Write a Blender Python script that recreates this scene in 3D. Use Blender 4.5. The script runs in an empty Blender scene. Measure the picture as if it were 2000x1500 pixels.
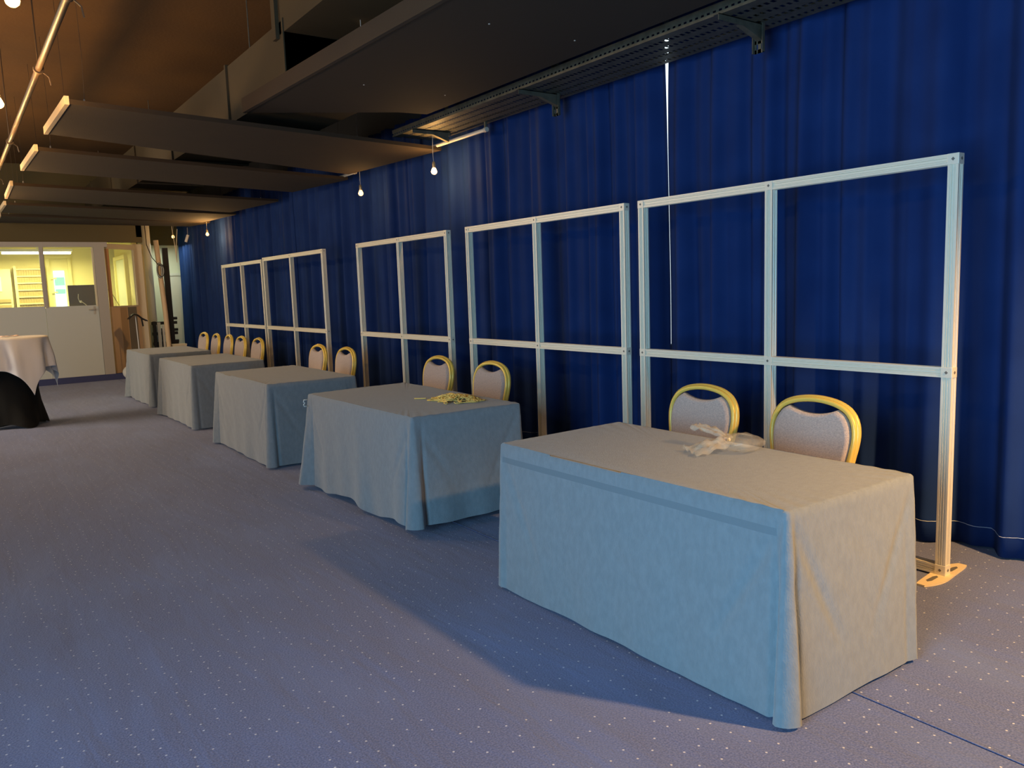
import bpy, bmesh, math, random
from mathutils import Vector, Matrix, noise
random.seed(7)
PI = math.pi
S = bpy.context.scene
COL = S.collection

# ------------------------------------------------------------------ camera
cd = bpy.data.cameras.new('camera'); cam = bpy.data.objects.new('camera', cd); COL.objects.link(cam)
cd.sensor_width = 36.0; cd.lens = 1548.9 / 2000 * 36; cd.clip_start = .05; cd.clip_end = 200
def cam_rot(a, b, c):
    ca, sa, cb, sb = math.cos(a), math.sin(a), math.cos(b), math.sin(b)
    F = Vector((sa*cb, ca*cb, sb)); r0 = Vector((ca, -sa, 0)); u0 = r0.cross(F)
    r = math.cos(c)*r0 + math.sin(c)*u0; u = -math.sin(c)*r0 + math.cos(c)*u0
    return Matrix((r, u, -F)).transposed()
cam.matrix_world = Matrix.Translation((0, 0, 1.5244)) @ cam_rot(.6148, -.1225, -.0346).to_4x4()
S.camera = cam

# ------------------------------------------------------------------ world, exposure, daylight
S.view_settings.view_transform = 'Standard'; S.view_settings.look = 'None'
S.view_settings.exposure = 0.25; S.view_settings.gamma = 1.0; S.view_settings.use_curve_mapping = False
w = bpy.data.worlds.new('world'); S.world = w; w.use_nodes = True
w.node_tree.nodes['Background'].inputs[0].default_value = (.55, .75, 1, 1)
w.node_tree.nodes['Background'].inputs[1].default_value = 0.2
def light(name, kind, loc, power, color, size=.05, size_y=None, rot=None, parent=None):
    l = bpy.data.lights.new(name, kind); l.energy = power; l.color = color
    if kind == 'AREA':
        l.size = size
        if size_y: l.shape = 'RECTANGLE'; l.size_y = size_y
    else: l.shadow_soft_size = size
    o = bpy.data.objects.new(name, l); COL.objects.link(o); o.location = loc
    if rot: o.rotation_euler = rot
    if parent: o.parent = parent
    return o
SKY = (.30, .66, 1.0); WARM = (1.0, .54, .18)
# daylight through the tall windows of the left wall, near and further along
light('window_daylight', 'AREA', (-2.9, .1, 1.05), 370, SKY, 3.4, 2.0, (0, -PI/2, 0))
light('window_daylight', 'AREA', (-2.9, 12.0, 1.5), 210, (1, .82, .62), 5.0, 1.8, (0, -PI/2, 0))
light('window_daylight', 'AREA', (1.0, -4.6, 1.5), 22, (.5, .76, 1.0), 4.5, 2.0, (PI/2, 0, 0))

# ------------------------------------------------------------------ helpers
class MB:
    def __init__(s, off=(0, 0, 0)): s.v = []; s.f = []; s.o = Vector(off)
    def add(s, vs, fs):
        b = len(s.v); s.v += [Vector(p) + s.o for p in vs]; s.f += [[b + i for i in f] for f in fs]; return s
    def box(s, x0, x1, y0, y1, z0, z1):
        return s.add([(x, y, z) for x in (x0, x1) for y in (y0, y1) for z in (z0, z1)],
                     [(0, 1, 3, 2), (4, 6, 7, 5), (0, 4, 5, 1), (2, 3, 7, 6), (0, 2, 6, 4), (1, 5, 7, 3)])
    def prism(s, bot, top):
        n = len(bot)
        return s.add(list(bot) + list(top), [list(range(n))[::-1], [n + i for i in range(n)]] + [(i, (i+1) % n, n + (i+1) % n, n + i) for i in range(n)])
    def slab(s, quad, z0, z1):
        return s.prism([(x, y, z0) for x, y in quad], [(x, y, z1) for x, y in quad])
    def grid(s, rows, cu=False, cv=False):
        n = len(rows); m = len(rows[0]); fs = []
        for i in range(n if cu else n - 1):
            for j in range(m if cv else m - 1):
                fs.append((i*m + j, i*m + (j+1) % m, ((i+1) % n)*m + (j+1) % m, ((i+1) % n)*m + j))
        return s.add([p for r in rows for p in r], fs)
    def tube(s, pts, r, k=8, closed=False):
        pts = [Vector(p) for p in pts]; n = len(pts); rows = []; up = None
        for i, p in enumerate(pts):
            a = pts[(i-1) % n] if (closed or i) else p; b = pts[(i+1) % n] if (closed or i < n-1) else p
            t = (b - a).normalized()
            if up is None: up = Vector((0, 0, 1)) if abs(t.z) < .9 else Vector((1, 0, 0))
            u = (up - t*up.dot(t)).normalized(); up = u; w_ = t.cross(u)
            rr = r[i] if isinstance(r, (list, tuple)) else r
            rows.append([p + u*math.cos(2*PI*j/k)*rr + w_*math.sin(2*PI*j/k)*rr for j in range(k)])
        b = len(s.v); s.grid(rows, closed, True)
        if not closed:
            s.f.append([b + j for j in range(k)][::-1]); s.f.append([b + (n-1)*k + j for j in range(k)])
        return s
    def lathe(s, prof, c=(0, 0, 0), k=20, axis='z'):
        rows = []
        for r, z in prof:
            ring = []
            for j in range(k):
                a = 2*PI*j/k; x, y = r*math.cos(a), r*math.sin(a)
                q = (x, y, z) if axis == 'z' else ((z, x, y) if axis == 'x' else (x, z, y))
                ring.append(tuple(q[i] + c[i] for i in range(3)))
            rows.append(ring)
        b = len(s.v); s.grid(rows, False, True); n = len(prof)
        s.f.append([b + j for j in range(k)]); s.f.append([b + (n-1)*k + j for j in range(k)])
        return s
    def build(s, name, mat, parent=None, smooth=False, bevel=0, label=None):
        me = bpy.data.meshes.new(name); me.from_pydata([tuple(p) for p in s.v], [], s.f)
        bm = bmesh.new(); bm.from_mesh(me)
        if bevel:
            bmesh.ops.bevel(bm, geom=list(bm.edges), offset=bevel, segments=2, affect='EDGES', profile=.6)
        bmesh.ops.recalc_face_normals(bm, faces=bm.faces); bm.to_mesh(me); bm.free()
        me.materials.append(mat)
        if smooth:
            me.polygons.foreach_set('use_smooth', [True]*len(me.polygons)); 
            if smooth != 'all':
                try: me.set_sharp_from_angle(angle=math.radians(38))
                except Exception: pass
        o = bpy.data.objects.new(name, me); COL.objects.link(o)
        if parent: o.parent = parent
        if label: o['label'] = label
        return o
def tag(o, label=None, cat=None, group=None, kind=None):
    if label: o['label'] = label
    if cat: o['category'] = cat
    if group: o['group'] = group
    if kind: o['kind'] = kind
    return o
def thing(name, loc, label, cat, group=None, rz=0):
    o = bpy.data.objects.new(name, None); COL.objects.link(o); o.location = loc; o.rotation_euler.z = rz
    o.empty_display_size = .1
    return tag(o, label, cat, group)
def neg(p): return tuple(-a for a in p)
def copy_tree(o, parent=None):
    c = o.copy(); COL.objects.link(c); c.parent = parent
    for ch in list(o.children):
        if ch.type != 'LIGHT': copy_tree(ch, c)
    return c
def struct(o): o['kind'] = 'structure'; return o

# ------------------------------------------------------------------ materials
def mat(name, rgb, rough=.6, metal=0, var=None, vscale=8, bump=0, bscale=60, sheen=0, emit=None, stretch=None, spec=.5, trans=0, alpha=1):
    m = bpy.data.materials.new(name); m.use_nodes = True; nt = m.node_tree; N = nt.nodes; L = nt.links
    b = N['Principled BSDF']; b.inputs['Base Color'].default_value = (*rgb, 1); b.inputs['Roughness'].default_value = rough
    b.inputs['Metallic'].default_value = metal; b.inputs['Specular IOR Level'].default_value = spec
    if sheen: b.inputs['Sheen Weight'].default_value = sheen; b.inputs['Sheen Roughness'].default_value = .5
    if trans: b.inputs['Transmission Weight'].default_value = trans
    if alpha < 1: b.inputs['Alpha'].default_value = alpha
    if emit: b.inputs['Emission Color'].default_value = (*emit[:3], 1); b.inputs['Emission Strength'].default_value = emit[3]
    if var or bump:
        tc = N.new('ShaderNodeTexCoord'); mp = N.new('ShaderNodeMapping'); L.new(tc.outputs['Object'], mp.inputs[0])
        if stretch: mp.inputs['Scale'].default_value = stretch
    if var:
        n = N.new('ShaderNodeTexNoise'); n.inputs['Scale'].default_value = vscale; n.inputs['Detail'].default_value = 6; L.new(mp.outputs[0], n.inputs[0])
        r = N.new('ShaderNodeValToRGB'); r.color_ramp.elements[0].position = .35; r.color_ramp.elements[1].position = .68
        r.color_ramp.elements[0].color = (*rgb, 1); r.color_ramp.elements[1].color = (*var, 1)
        L.new(n.outputs[0], r.inputs[0]); L.new(r.outputs[0], b.inputs['Base Color'])
    if bump:
        n2 = N.new('ShaderNodeTexNoise'); n2.inputs['Scale'].default_value = bscale; n2.inputs['Detail'].default_value = 3; L.new(mp.outputs[0], n2.inputs[0])
        bp = N.new('ShaderNodeBump'); bp.inputs['Strength'].default_value = bump; bp.inputs['Distance'].default_value = .01
        L.new(n2.outputs[0], bp.inputs['Height']); L.new(bp.outputs[0], b.inputs['Normal'])
    return m

def carpet_material():
    m = bpy.data.materials.new('speckled_carpet'); m.use_nodes = True; nt = m.node_tree; N = nt.nodes; L = nt.links
    b = N['Principled BSDF']; b.inputs['Roughness'].default_value = .95; b.inputs['Specular IOR Level'].default_value = .15
    b.inputs['Sheen Weight'].default_value = .25; b.inputs['Sheen Roughness'].default_value = .6
    tc = N.new('ShaderNodeTexCoord')
    def noise_(scale, detail=4, vec=None, dist=0):
        n = N.new('ShaderNodeTexNoise'); n.inputs['Scale'].default_value = scale; n.inputs['Detail'].default_value = detail
        n.inputs['Distortion'].default_value = dist; L.new(vec or tc.outputs['Object'], n.inputs[0]); return n
    def ramp(src, p0, p1, c0, c1):
        r = N.new('ShaderNodeValToRGB'); r.color_ramp.elements[0].position = p0; r.color_ramp.elements[1].position = p1
        r.color_ramp.elements[0].color = (*c0, 1); r.color_ramp.elements[1].color = (*c1, 1); L.new(src, r.inputs[0]); return r
    def mix(f, a, b_):
        x = N.new('ShaderNodeMix'); x.data_type = 'RGBA'
        if isinstance(f, float): x.inputs[0].default_value = f
        else: L.new(f, x.inputs[0])
        for s_, k in ((a, 6), (b_, 7)):
            if isinstance(s_, tuple): x.inputs[k].default_value = (*s_, 1)
            else: L.new(s_, x.inputs[k])
        return x.outputs[2]
    # fibres + large worn / brushed patches
    fib = ramp(noise_(150, 6).outputs[0], .36, .64, (.052, .078, .215), (.135, .170, .360))
    mp = N.new('ShaderNodeMapping'); mp.inputs['Scale'].default_value = (1.0, .55, 1); mp.inputs['Rotation'].default_value = (0, 0, .5); L.new(tc.outputs['Object'], mp.inputs[0])
    big = ramp(noise_(1.5, 8, mp.outputs[0], .3).outputs[0], .48, .72, (0, 0, 0), (1, 1, 1))
    sep = N.new('ShaderNodeMath'); sep.operation = 'MULTIPLY'; sep.inputs[1].default_value = .55; L.new(big.outputs[0], sep.inputs[0])
    col = mix(sep.outputs[0], fib.outputs[0], (.125, .190, .44))
    # woven white specks
    vo = N.new('ShaderNodeTexVoronoi'); vo.voronoi_dimensions = '2D'; vo.inputs['Scale'].default_value = 14; vo.inputs['Randomness'].default_value = .45; L.new(tc.outputs['Object'], vo.inputs['Vector'])
    lt = N.new('ShaderNodeMath'); lt.operation = 'LESS_THAN'; lt.inputs[1].default_value = .055; L.new(vo.outputs['Distance'], lt.inputs[0])
    gt = N.new('ShaderNodeSeparateColor'); L.new(vo.outputs['Color'], gt.inputs[0])
    g2 = N.new('ShaderNodeMath'); g2.operation = 'GREATER_THAN'; g2.inputs[1].default_value = .40; L.new(gt.outputs[0], g2.inputs[0])
    mu = N.new('ShaderNodeMath'); mu.operation = 'MULTIPLY'; L.new(lt.outputs[0], mu.inputs[0]); L.new(g2.outputs[0], mu.inputs[1])
    m2 = N.new('ShaderNodeMath'); m2.operation = 'MULTIPLY'; m2.inputs[1].default_value = .85; L.new(mu.outputs[0], m2.inputs[0])
    col = mix(m2.outputs[0], col, (.60, .64, .74))
    L.new(col, b.inputs['Base Color'])
    wv = N.new('ShaderNodeMapping'); wv.inputs['Scale'].default_value = (3, .8, 1); wv.inputs['Rotation'].default_value = (0, 0, .35); L.new(tc.outputs['Object'], wv.inputs[0])
    n1 = noise_(1.6, 3, wv.outputs[0], .4); n2 = noise_(120, 4)
    ad = N.new('ShaderNodeMath'); ad.operation = 'MULTIPLY_ADD'; ad.inputs[1].default_value = .16
    L.new(n2.outputs[0], ad.inputs[0]); L.new(n1.outputs[0], ad.inputs[2])
    bp = N.new('ShaderNodeBump'); bp.inputs['Strength'].default_value = .55; bp.inputs['Distance'].default_value = .03
    L.new(ad.outputs[0], bp.inputs['Height']); L.new(bp.outputs[0], b.inputs['Normal'])
    return m
CARPET = carpet_material()
CLOTH = mat('grey_velour', (.200, .232, .250), .9, var=(.228, .264, .284), vscale=42, bump=.25, bscale=170, sheen=.35, stretch=(1, 1, .55), spec=.2)
CURTAIN = mat('navy_curtain', (.009, .028, .118), .8, var=(.012, .036, .145), vscale=3, bump=.08, bscale=300, spec=.12)
THREAD = mat('white_thread', (.55, .62, .75), .8)
ALU = mat('aluminium_profile', (.80, .76, .62), .38, .1)
ALU_DARK = mat('profile_groove', (.16, .15, .13), .6, .1)
WARMLIT_PLATE = mat('pale_foot_plate', (.80, .66, .42), .45)  # white metal; the yellow light on it is put into the colour
GOLD = mat('gold_painted_tube', (.92, .66, .13), .3, .12)
PAD = mat('woven_beige_fabric', (.66, .56, .50), .9, var=(.48, .40, .37), vscale=110, bump=.5, bscale=220, sheen=.2, stretch=(1, 1, 2.2), spec=.2)
CEIL = mat('brown_painted_ceiling', (.105, .048, .005), .9, var=(.078, .035, .004), vscale=1.3, bump=.2, bscale=30)
BOARD = mat('dark_acoustic_board', (.042, .027, .013), .9, var=(.036, .023, .012), vscale=3, bump=.1, bscale=90)
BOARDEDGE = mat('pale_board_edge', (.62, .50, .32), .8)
DUCTM = mat('olive_duct_paint', (.058, .042, .018), .75, var=(.050, .036, .015), vscale=2, bump=.05, bscale=20)
DUCTD = mat('dark_duct_paint', (.034, .023, .012), .85)
STEEL = mat('dull_galvanised_steel', (.16, .15, .11), .55, .5, var=(.10, .095, .07), vscale=14)
PIPEM = mat('brown_pipe', (.055, .034, .016), .5)
WHITE = mat('white_paint', (.74, .75, .70), .5)
CREAM = mat('cream_paint', (.76, .66, .46), .6)
LAMIN = mat('pale_grey_laminate', (.60, .63, .58), .55)
TRIM = mat('grey_partition_trim', (.46, .43, .38), .5)
OFFW = mat('yellow_cream_wall', (.80, .74, .30), .7)
OFFD = mat('ochre_cabinet', (.46, .37, .12), .6)
BLACK = mat('matt_black', (.012, .011, .010), .6)
STRETCH = mat('black_stretch_fabric', (.009, .0085, .007), .85, spec=.2)
NAPERY = mat('white_table_linen', (.74, .77, .80), .8, bump=.12, bscale=200, sheen=.1)
BIRCH = mat('peach_laminate', (.92, .68, .40), .55, var=(.85, .62, .36), vscale=3, stretch=(4, 4, .3))
GLASS = mat('window_glass', (1, 1, 1), .03, spec=.5, alpha=.06)
DAY = mat('daylit_glass', (.2, .22, .24), .3, emit=(.80, .95, 1.0, 1.4))
GREEN = mat('daylit_greenery', (.06, .16, .12), .5, emit=(.35, .75, .60, .8))
TUBEON = mat('lit_fluorescent_tube', (1, 1, .9), .3, emit=(1, .97, .62, 9))
BULBON = mat('lit_amber_bulb', (1, .7, .3), .2, emit=(1, .55, .14, 22))
BULBDIM = mat('lit_small_bulb', (1, .7, .3), .2, emit=(1, .50, .14, 5))
BRASS = mat('brass_socket', (.55, .45, .25), .4, .6)
CORD = mat('grey_cord', (.50, .47, .40), .6)
TUBEOFF = mat('unlit_white_tube', (.60, .58, .52), .4)
PLASTIC = mat('clear_crumpled_plastic', (.95, .88, .70), .10, bump=.6, bscale=35, alpha=.20, spec=1.0)
STRAW = mat('pale_yellow_string', (1.0, .76, .22), .6)
RED = mat('red_plastic', (.6, .04, .03), .4)
SMOKE = mat('dull_mirror_panel', (.34, .31, .22), .3, .2)

# ------------------------------------------------------------------ setting
# carpet in two runs with a hair-thin open seam along the tables
SEAM = 2.575
f = MB(); f.box(-6.2, SEAM - .0025, -5.2, 21, -.05, 0); f.box(SEAM + .0025, 5.2, -5.2, 21, -.05, 0); f.box(-6.2, 5.2, -5.2, 21, -.1, -.05)
f.box(SEAM + .0025, SEAM + .012, -5.2, 17, -.001, .0022)
struct(f.build('floor', CARPET))
struct(MB().box(-6.2, 5.2, -5.2, 21, 4.0, 4.15).build('ceiling', CEIL))
# right wall behind the curtain, with one window that shows through the slit
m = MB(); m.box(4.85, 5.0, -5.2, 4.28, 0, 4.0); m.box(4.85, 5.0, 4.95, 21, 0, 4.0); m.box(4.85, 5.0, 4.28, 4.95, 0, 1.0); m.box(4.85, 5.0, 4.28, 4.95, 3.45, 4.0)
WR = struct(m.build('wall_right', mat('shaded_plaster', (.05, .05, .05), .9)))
struct(MB().box(4.93, 4.95, 4.28, 4.95, 1.0, 3.45).build('window_1', DAY))
# left wall with tall windows, behind the viewer too
m = MB(); m.box(-3.35, -3.2, -5.2, 21, 0, .15); m.box(-3.35, -3.2, -5.2, 21, 2.5, 4.0)
for y in (-5.2, -3.3, 2.1, 3.6, 13.2, 17): m.box(-3.35, -3.2, y, y + (.3 if y not in (17,) else 4), .15, 2.5)
struct(m.build('wall_left', mat('dark_plaster', (.12, .10, .08), .9)))
m = MB(); m.box(-6.2, -1.4, -5.2, -5.05, 0, 4.0); m.box(3.4, 5.2, -5.2, -5.05, 0, 4.0); m.box(-1.4, 3.4, -5.2, -5.05, 2.6, 4.0); m.box(-1.4, 3.4, -5.2, -5.05, 0, .4)
struct(m.build('wall_near', mat('dark_plaster_near', (.12, .10, .08), .9)))

# ------------------------------------------------------------------ curtains (long pleated drapes on the right)
def fold(y, z):
    s_ = y + .10*math.sin(1.31*y + .4) + .05*math.sin(3.7*y + 1.0)
    k = .62 + .5*(1 - z/3.2)
    a = math.sin(2*PI*s_/.36)
    a = math.copysign(abs(a)**.75, a)
    b = .048*a + .024*math.sin(2*PI*s_/.147 + 1.3*math.sin(.9*y)) + .012*math.sin(2*PI*s_/.73 + .6)
    b += .010*noise.noise(Vector((y*5, z*.6, 1.7)))*2
    return b*k
def drape(name, y0, y1, z0, z1, label, lead=None, tail=None):
    n = int((y1 - y0)/.011); zs = [z0 + (z1 - z0)*i/26 for i in range(27)]; rows = []
    for z in zs:
        row = []
        for i in range(n + 1):
            t = i/n; a = y0 + (lead(z) if lead else 0); b = y1 + (tail(z) if tail else 0)
            y = a + (b - a)*t
            row.append((4.475 - fold(y0 + (y1 - y0)*t, z), y, z + (.0 if z > .01 else 0)))
        rows.append(row)
    loc = (4.475, (y0 + y1)/2, z0); c = thing(name, loc, label, 'curtain', 'navy floor-length curtains')
    cl = MB(neg(loc)).grid(rows).build('curtain_fabric', CURTAIN, c, smooth='all')
    so = cl.modifiers.new('thickness', 'SOLIDIFY'); so.thickness = .003
    mb = MB(neg(loc)); zz = .125
    for i in range(0, n, 5):   # sewn hem stitch line
        pts = []
        for j in (0, 3, 5):
            t = min(i + j, n)/n; y = y0 + (y1 - y0)*t; pts.append((4.475 - fold(y, zz) - .0035, y, zz + .004*math.sin(y*9)))
        mb.tube(pts, .0016, 4)
    mb.build('hem_stitching', THREAD, c, label='white hem stitching')
    return c
SL = 4.235
drape('curtain', -3.0, SL, .012, 3.42, 'navy curtain at the right of the light slit, behind the nearest metal frame',
      tail=lambda z: -.001 - .013*max(0, (z - 2.3)/.8)**2)
drape('curtain', SL + .003, 11.9, .012, 3.42, 'navy curtain from the light slit back past the second and third metal frames',
      lead=lambda z: .013*max(0, (z - 2.3)/.8)**2)
drape('curtain', 11.903, 19.2, .012, 3.42, 'navy curtain at the far end by the white doorway')

# ------------------------------------------------------------------ ceiling furniture
BQ = [[(.87, 6.61), (4.30, 7.20), (4.12, 9.10), (.85, 7.85)], [(.85, 8.72), (4.30, 9.52), (4.10, 10.95), (.83, 10.07)],
      [(.81, 11.37), (4.30, 12.1), (4.10, 13.9), (.83, 12.81)], [(.86, 13.6), (4.30, 14.25), (4.15, 15.9), (.85, 14.76)],
      [(.88, 15.35), (4.30, 15.95), (4.15, 16.85), (.90, 16.6)]]
BN = ['nearest long dark ceiling board, with a lit pale end', 'second long dark ceiling board from the viewer, hung behind the nearest',
      'third dark ceiling board from the viewer, in the middle of the row', 'fourth dark ceiling board, with an orange-lit end',
      'furthest dark ceiling board, just before the glazed office']
for q, lb in zip(BQ, BN):
    loc = (2.5, q[0][1] + .8, 2.92); t = thing('ceiling_board', loc, lb, 'ceiling board', 'acoustic boards hung across the ceiling')
    MB(neg(loc)).slab(q, 2.93, 2.965).build('board', BOARD, t)
    a, d = q[0], q[3]
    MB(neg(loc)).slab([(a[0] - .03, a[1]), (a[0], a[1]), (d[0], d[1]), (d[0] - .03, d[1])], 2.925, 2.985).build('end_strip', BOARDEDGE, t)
    b, c = q[1], q[2]
    for (x, y) in ((a[0] + .12, a[1] + .15), (d[0] + .12, d[1] - .15), (b[0] - .2, b[1] + .2), (c[0] - .2, c[1] - .2)):
        MB(neg(loc)).tube([(x, y, 2.965), (x + .01, y, 3.3), (x, y, 4.0)], .0016, 5).build('hanging_wire', PIPEM, t)
        MB(neg(loc)).lathe([(.004, 0), (.007, .01), (.007, .03), (.004, .04)], (x, y, 2.966), 6).build('wire_clip', CORD, t)
# big flat board beside the cable tray
loc = (3, 3, 3.05)
t = thing('ceiling_board', loc, 'very wide flat board running along the curtain, overhead', 'ceiling board')
bq = [(2.55, -1.5), (3.66, -1.5), (3.62, 6.28), (3.35, 6.32), (2.22, 6.9)]
MB(neg(loc)).slab(bq, 3.05, 3.12).build('board', DUCTD, t)
MB(neg(loc)).slab([(2.52, -1.5), (2.55, -1.5), (2.22, 6.9), (2.19, 6.88)], 3.045, 3.16).build('edge_strip', BOARD, t)
for x, y in ((2.8, 2.2), (2.75, 4.0), (2.7, 5.6), (3.4, 2.2), (3.4, 4.0), (3.4, 5.6)):
    MB(neg(loc)).lathe([(.006, 0), (.006, .004)], (x, y, 3.046), 6).build('screw', CORD, t)
    MB(neg(loc)).tube([(x, y, 3.12), (x, y, 4.0)], .003, 5).build('hanging_wire', CORD, t)
# ventilation duct
loc = (2.7, 10, 3.1)
t = thing('ventilation_duct', loc, 'long olive rectangular air duct running above the hung boards', 'duct')
MB(neg(loc)).box(2.31, 3.15, 6.12, 16.85, 3.1, 3.6).build('duct_body', DUCTM, t)
for y in (7.6, 9.85, 11.9, 13.9, 15.9):
    MB(neg(loc)).box(2.29, 3.17, y, y + .035, 3.085, 3.615).build('joint_flange', DUCTM, t)
MB(neg(loc)).box(2.30, 3.16, 6.12, 6.15, 3.09, 3.61).build('joint_flange', DUCTM, t)
MB(neg(loc)).box(2.31, 3.25, -1.5, 6.28, 3.51, 3.98).build('raised_duct', DUCTM, t)
MB(neg(loc)).box(2.28, 3.28, 6.22, 6.30, 3.48, 3.99).build('joint_flange', DUCTM, t)
for y in (7.0, 11.0, 15.0):
    for x in (2.33, 3.13): MB(neg(loc)).tube([(x, y, 3.6), (x, y, 4.0)], .005, 5).build('threaded_rod', STEEL, t)

# perforated cable tray
loc = (4.07, 3, 3.05)
t = thing('cable_tray', loc, 'perforated steel cable tray running along the top of the curtain', 'cable tray')
m = MB(neg(loc)); xs = [3.83 + .49*i/13 for i in range(14)]; ny = 190; y0 = -1.2; dy = .045
rowsx = {2, 5, 8, 11}
vs = []; idx = {}
def vtx(i, j2):
    k = (i, j2)
    if k not in idx:
        idx[k] = len(vs); jj, h = divmod(j2, 2); vs.append((xs[i], y0 + jj*dy + (.024 if h else 0), 3.05))
    return idx[k]
fs = []
for i in range(13):
    for j2 in range(ny*2 - 1):
        if i in rowsx and j2 % 2 == (1 if (i//3) % 2 else 0): continue
        fs.append((vtx(i, j2), vtx(i+1, j2), vtx(i+1, j2+1), vtx(i, j2+1)))
m.add(vs, fs); m.build('perforated_base', STEEL, t)
y1 = y0 + ny*dy
for sx, nm in ((3.83, 'side_rail'), (4.32, 'side_rail')):
    m = MB(neg(loc)); x0, x1 = (sx - .003, sx) if sx < 4 else (sx, sx + .003)
    m.box(x0, x1, y0, y1, 3.05, 3.068); m.box(x0, x1, y0, y1, 3.080, 3.11); m.box(x0 - .004, x1 + .004, y0, y1, 3.11, 3.114)
    for j in range(ny): m.box(x0, x1, y0 + j*dy, y0 + j*dy + .022, 3.068, 3.080)
    m.build(nm, STEEL, t)
for y in (.6, 3.21, 5.18, 6.9):
    b = MB(neg(loc)); x = 4.20
    if y < 6:
        for (ya, yb) in ((-.036, -.022), (-.012, .012), (.022, .036)): b.box(x, x + .004, y + ya, y + yb, 2.885, 4.0 if ya < -.02 or ya > .02 else 4.0)
        for k in range(16):
            z = 2.885 + k*.054; b.box(x, x + .004, y - .036, y + .036, z, z + .022)
        b.box(x - .022, x, y - .038, y - .034, 2.885, 4.0); b.box(x - .022, x, y + .034, y + .038, 2.885, 4.0)
    else: b.box(x, x + .004, y - .03, y + .03, 3.02, 4.0)
    b.build('slotted_hanger', STEEL, t)
    c = MB(neg(loc)); c.box(3.80, 4.22, y - .022, y - .018, 3.012, 3.048); c.box(3.80, 4.22, y - .022, y + .018, 3.044, 3.048)
    c.prism([(4.16, y - .02, 2.97), (4.20, y - .02, 2.955), (4.20, y + .02, 2.955), (4.16, y + .02, 2.97)], [(4.0, y - .02, 3.02), (4.20, y - .02, 3.02), (4.20, y + .02, 3.02), (4.0, y + .02, 3.02)])
    c.build('support_arm', STEEL, t)
# tubes under the tray
def tube_light(loc, L, label):
    t = thing('fluorescent_tube', loc, label, 'tube light', 'unlit tubes along the curtain top')
    m = MB(); m.tube([(0, 0, 0), (0, L, 0)], .018, 10); m.build('tube', TUBEOFF, t, smooth=True)
    for y in (0, L):
        MB().tube([(0, y - .02, 0), (0, y + .02, 0)], .023, 10).build('end_cap', CORD, t, smooth=True)
        MB().box(-.01, .01, y - .01, y + .01, .015, .074).build('holder', STEEL, t)
    return t
tube_light((4.25, 6.30, 2.975), 1.30, 'unlit white tube between the cable tray and the nearest hanging bulb')
tube_light((4.25, 9.20, 2.975), .90, 'unlit white tube between the nearest and second ceiling boards')
# long pipe on the left with droppers
loc = (.66, 6, 3.06)
t = thing('ceiling_pipe', loc, 'long thin brown pipe under the ceiling at the left edge', 'pipe')
MB(neg(loc)).tube([(.66, -2, 3.06), (.66, 16.8, 3.06)], .021, 10).build('pipe', PIPEM, t, smooth=True)
for y in (2.6, 4.7, 6.25, 9.1, 11.6, 14.0):
    MB(neg(loc)).tube([(.66, y - .02, 3.06), (.66, y + .02, 3.06)], .032, 10).build('clamp', PIPEM, t, smooth=True)
    MB(neg(loc)).tube([(.66, y, 3.08), (.66, y, 4.0)], .005, 6).build('dropper', PIPEM, t)
    MB(neg(loc)).tube([(.68, y + .01, 3.05), (.72, y + .02, 3.02), (.73, y + .03, 2.97)], .005, 5).build('hook', PIPEM, t)
# sprinkler
loc = (2.72, 4.75, 3.33)
t = thing('sprinkler_head', loc, 'small metal sprinkler hanging from the ceiling at the top of the picture', 'sprinkler')
MB().tube([(0, 0, .176), (0, 0, .03)], .008, 8).build('drop_pipe', PIPEM, t)
MB().lathe([(.012, .03), (.014, .02), (.006, .01), (.018, 0), (.018, -.003)], (0, 0, 0), 12).build('head', BRASS, t)

# hanging bulbs
def bulb(loc, top, label, group, on=True, power=0, r=.03, parentless=False, lean=0):
    t = thing('hanging_bulb', loc, label, 'bulb', group)
    MB().tube([(lean, 0, top - loc[2]), (lean*.6, .01, (top - loc[2])*.5), (0, 0, .085)], .0035, 6).build('cord', CORD, t)
    MB().lathe([(.006, .10), (.014, .09), (.016, .045), (.014, .035)], (0, 0, 0), 12).build('socket', BRASS, t, smooth=True)
    MB().lathe([(.012, .04), (r*.75, .02), (r, 0), (r*.85, -r*.55), (r*.45, -r*.9), (.002, -r)], (0, 0, 0), 14).build('glass_bulb', BULBON if on else BULBDIM, t, smooth='all')
    if power >= 500:   # spot cone and unseen shade added to keep its light off the second table
        sp = light('lamp_light', 'SPOT', (0, 0, -.05), power, WARM, .07, parent=t); sp.data.spot_size = math.radians(146); sp.data.spot_blend = .6
        MB().lathe([(.03, .10), (.06, .08), (.13, .0), (.135, .0), (.065, .09), (.03, .11)], (0, 0, 0), 24).build('added_lamp_shade', BLACK, t, smooth=True)
    elif power: light('bulb_light', 'POINT', (0, 0, 0), power, WARM, r*1.15, parent=t)
    return t
GR = 'amber bulbs strung beside the curtain'
bulb((4.15, 7.11, 2.70), 3.047, 'brightest amber bulb by the curtain, below the end of the nearest ceiling board', GR, power=42)
bulb((4.15, 8.85, 2.68), 4.0, 'amber bulb on a straight cord, second from the viewer by the curtain', GR, on=False, power=14)
bulb((4.15, 15.63, 2.69), 2.92, 'small amber bulb far along the curtain, above the furthest metal frame', GR, on=False, power=110)
bulb((4.05, 17.9, 2.80), 3.3, 'small amber bulb over the white doorway at the far end', GR, on=False, power=12, lean=.05)
GL = 'amber bulbs below the ceiling at the left'
bulb((.36, 4.08, 2.80), 4.0, 'glowing amber bulb cut by the top edge of the picture, upper left corner', GL, power=60)
bulb((.41, 6.18, 2.80), 4.0, 'glowing amber bulb cut by the left edge of the picture, beside the pipe', GL, power=200)
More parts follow.
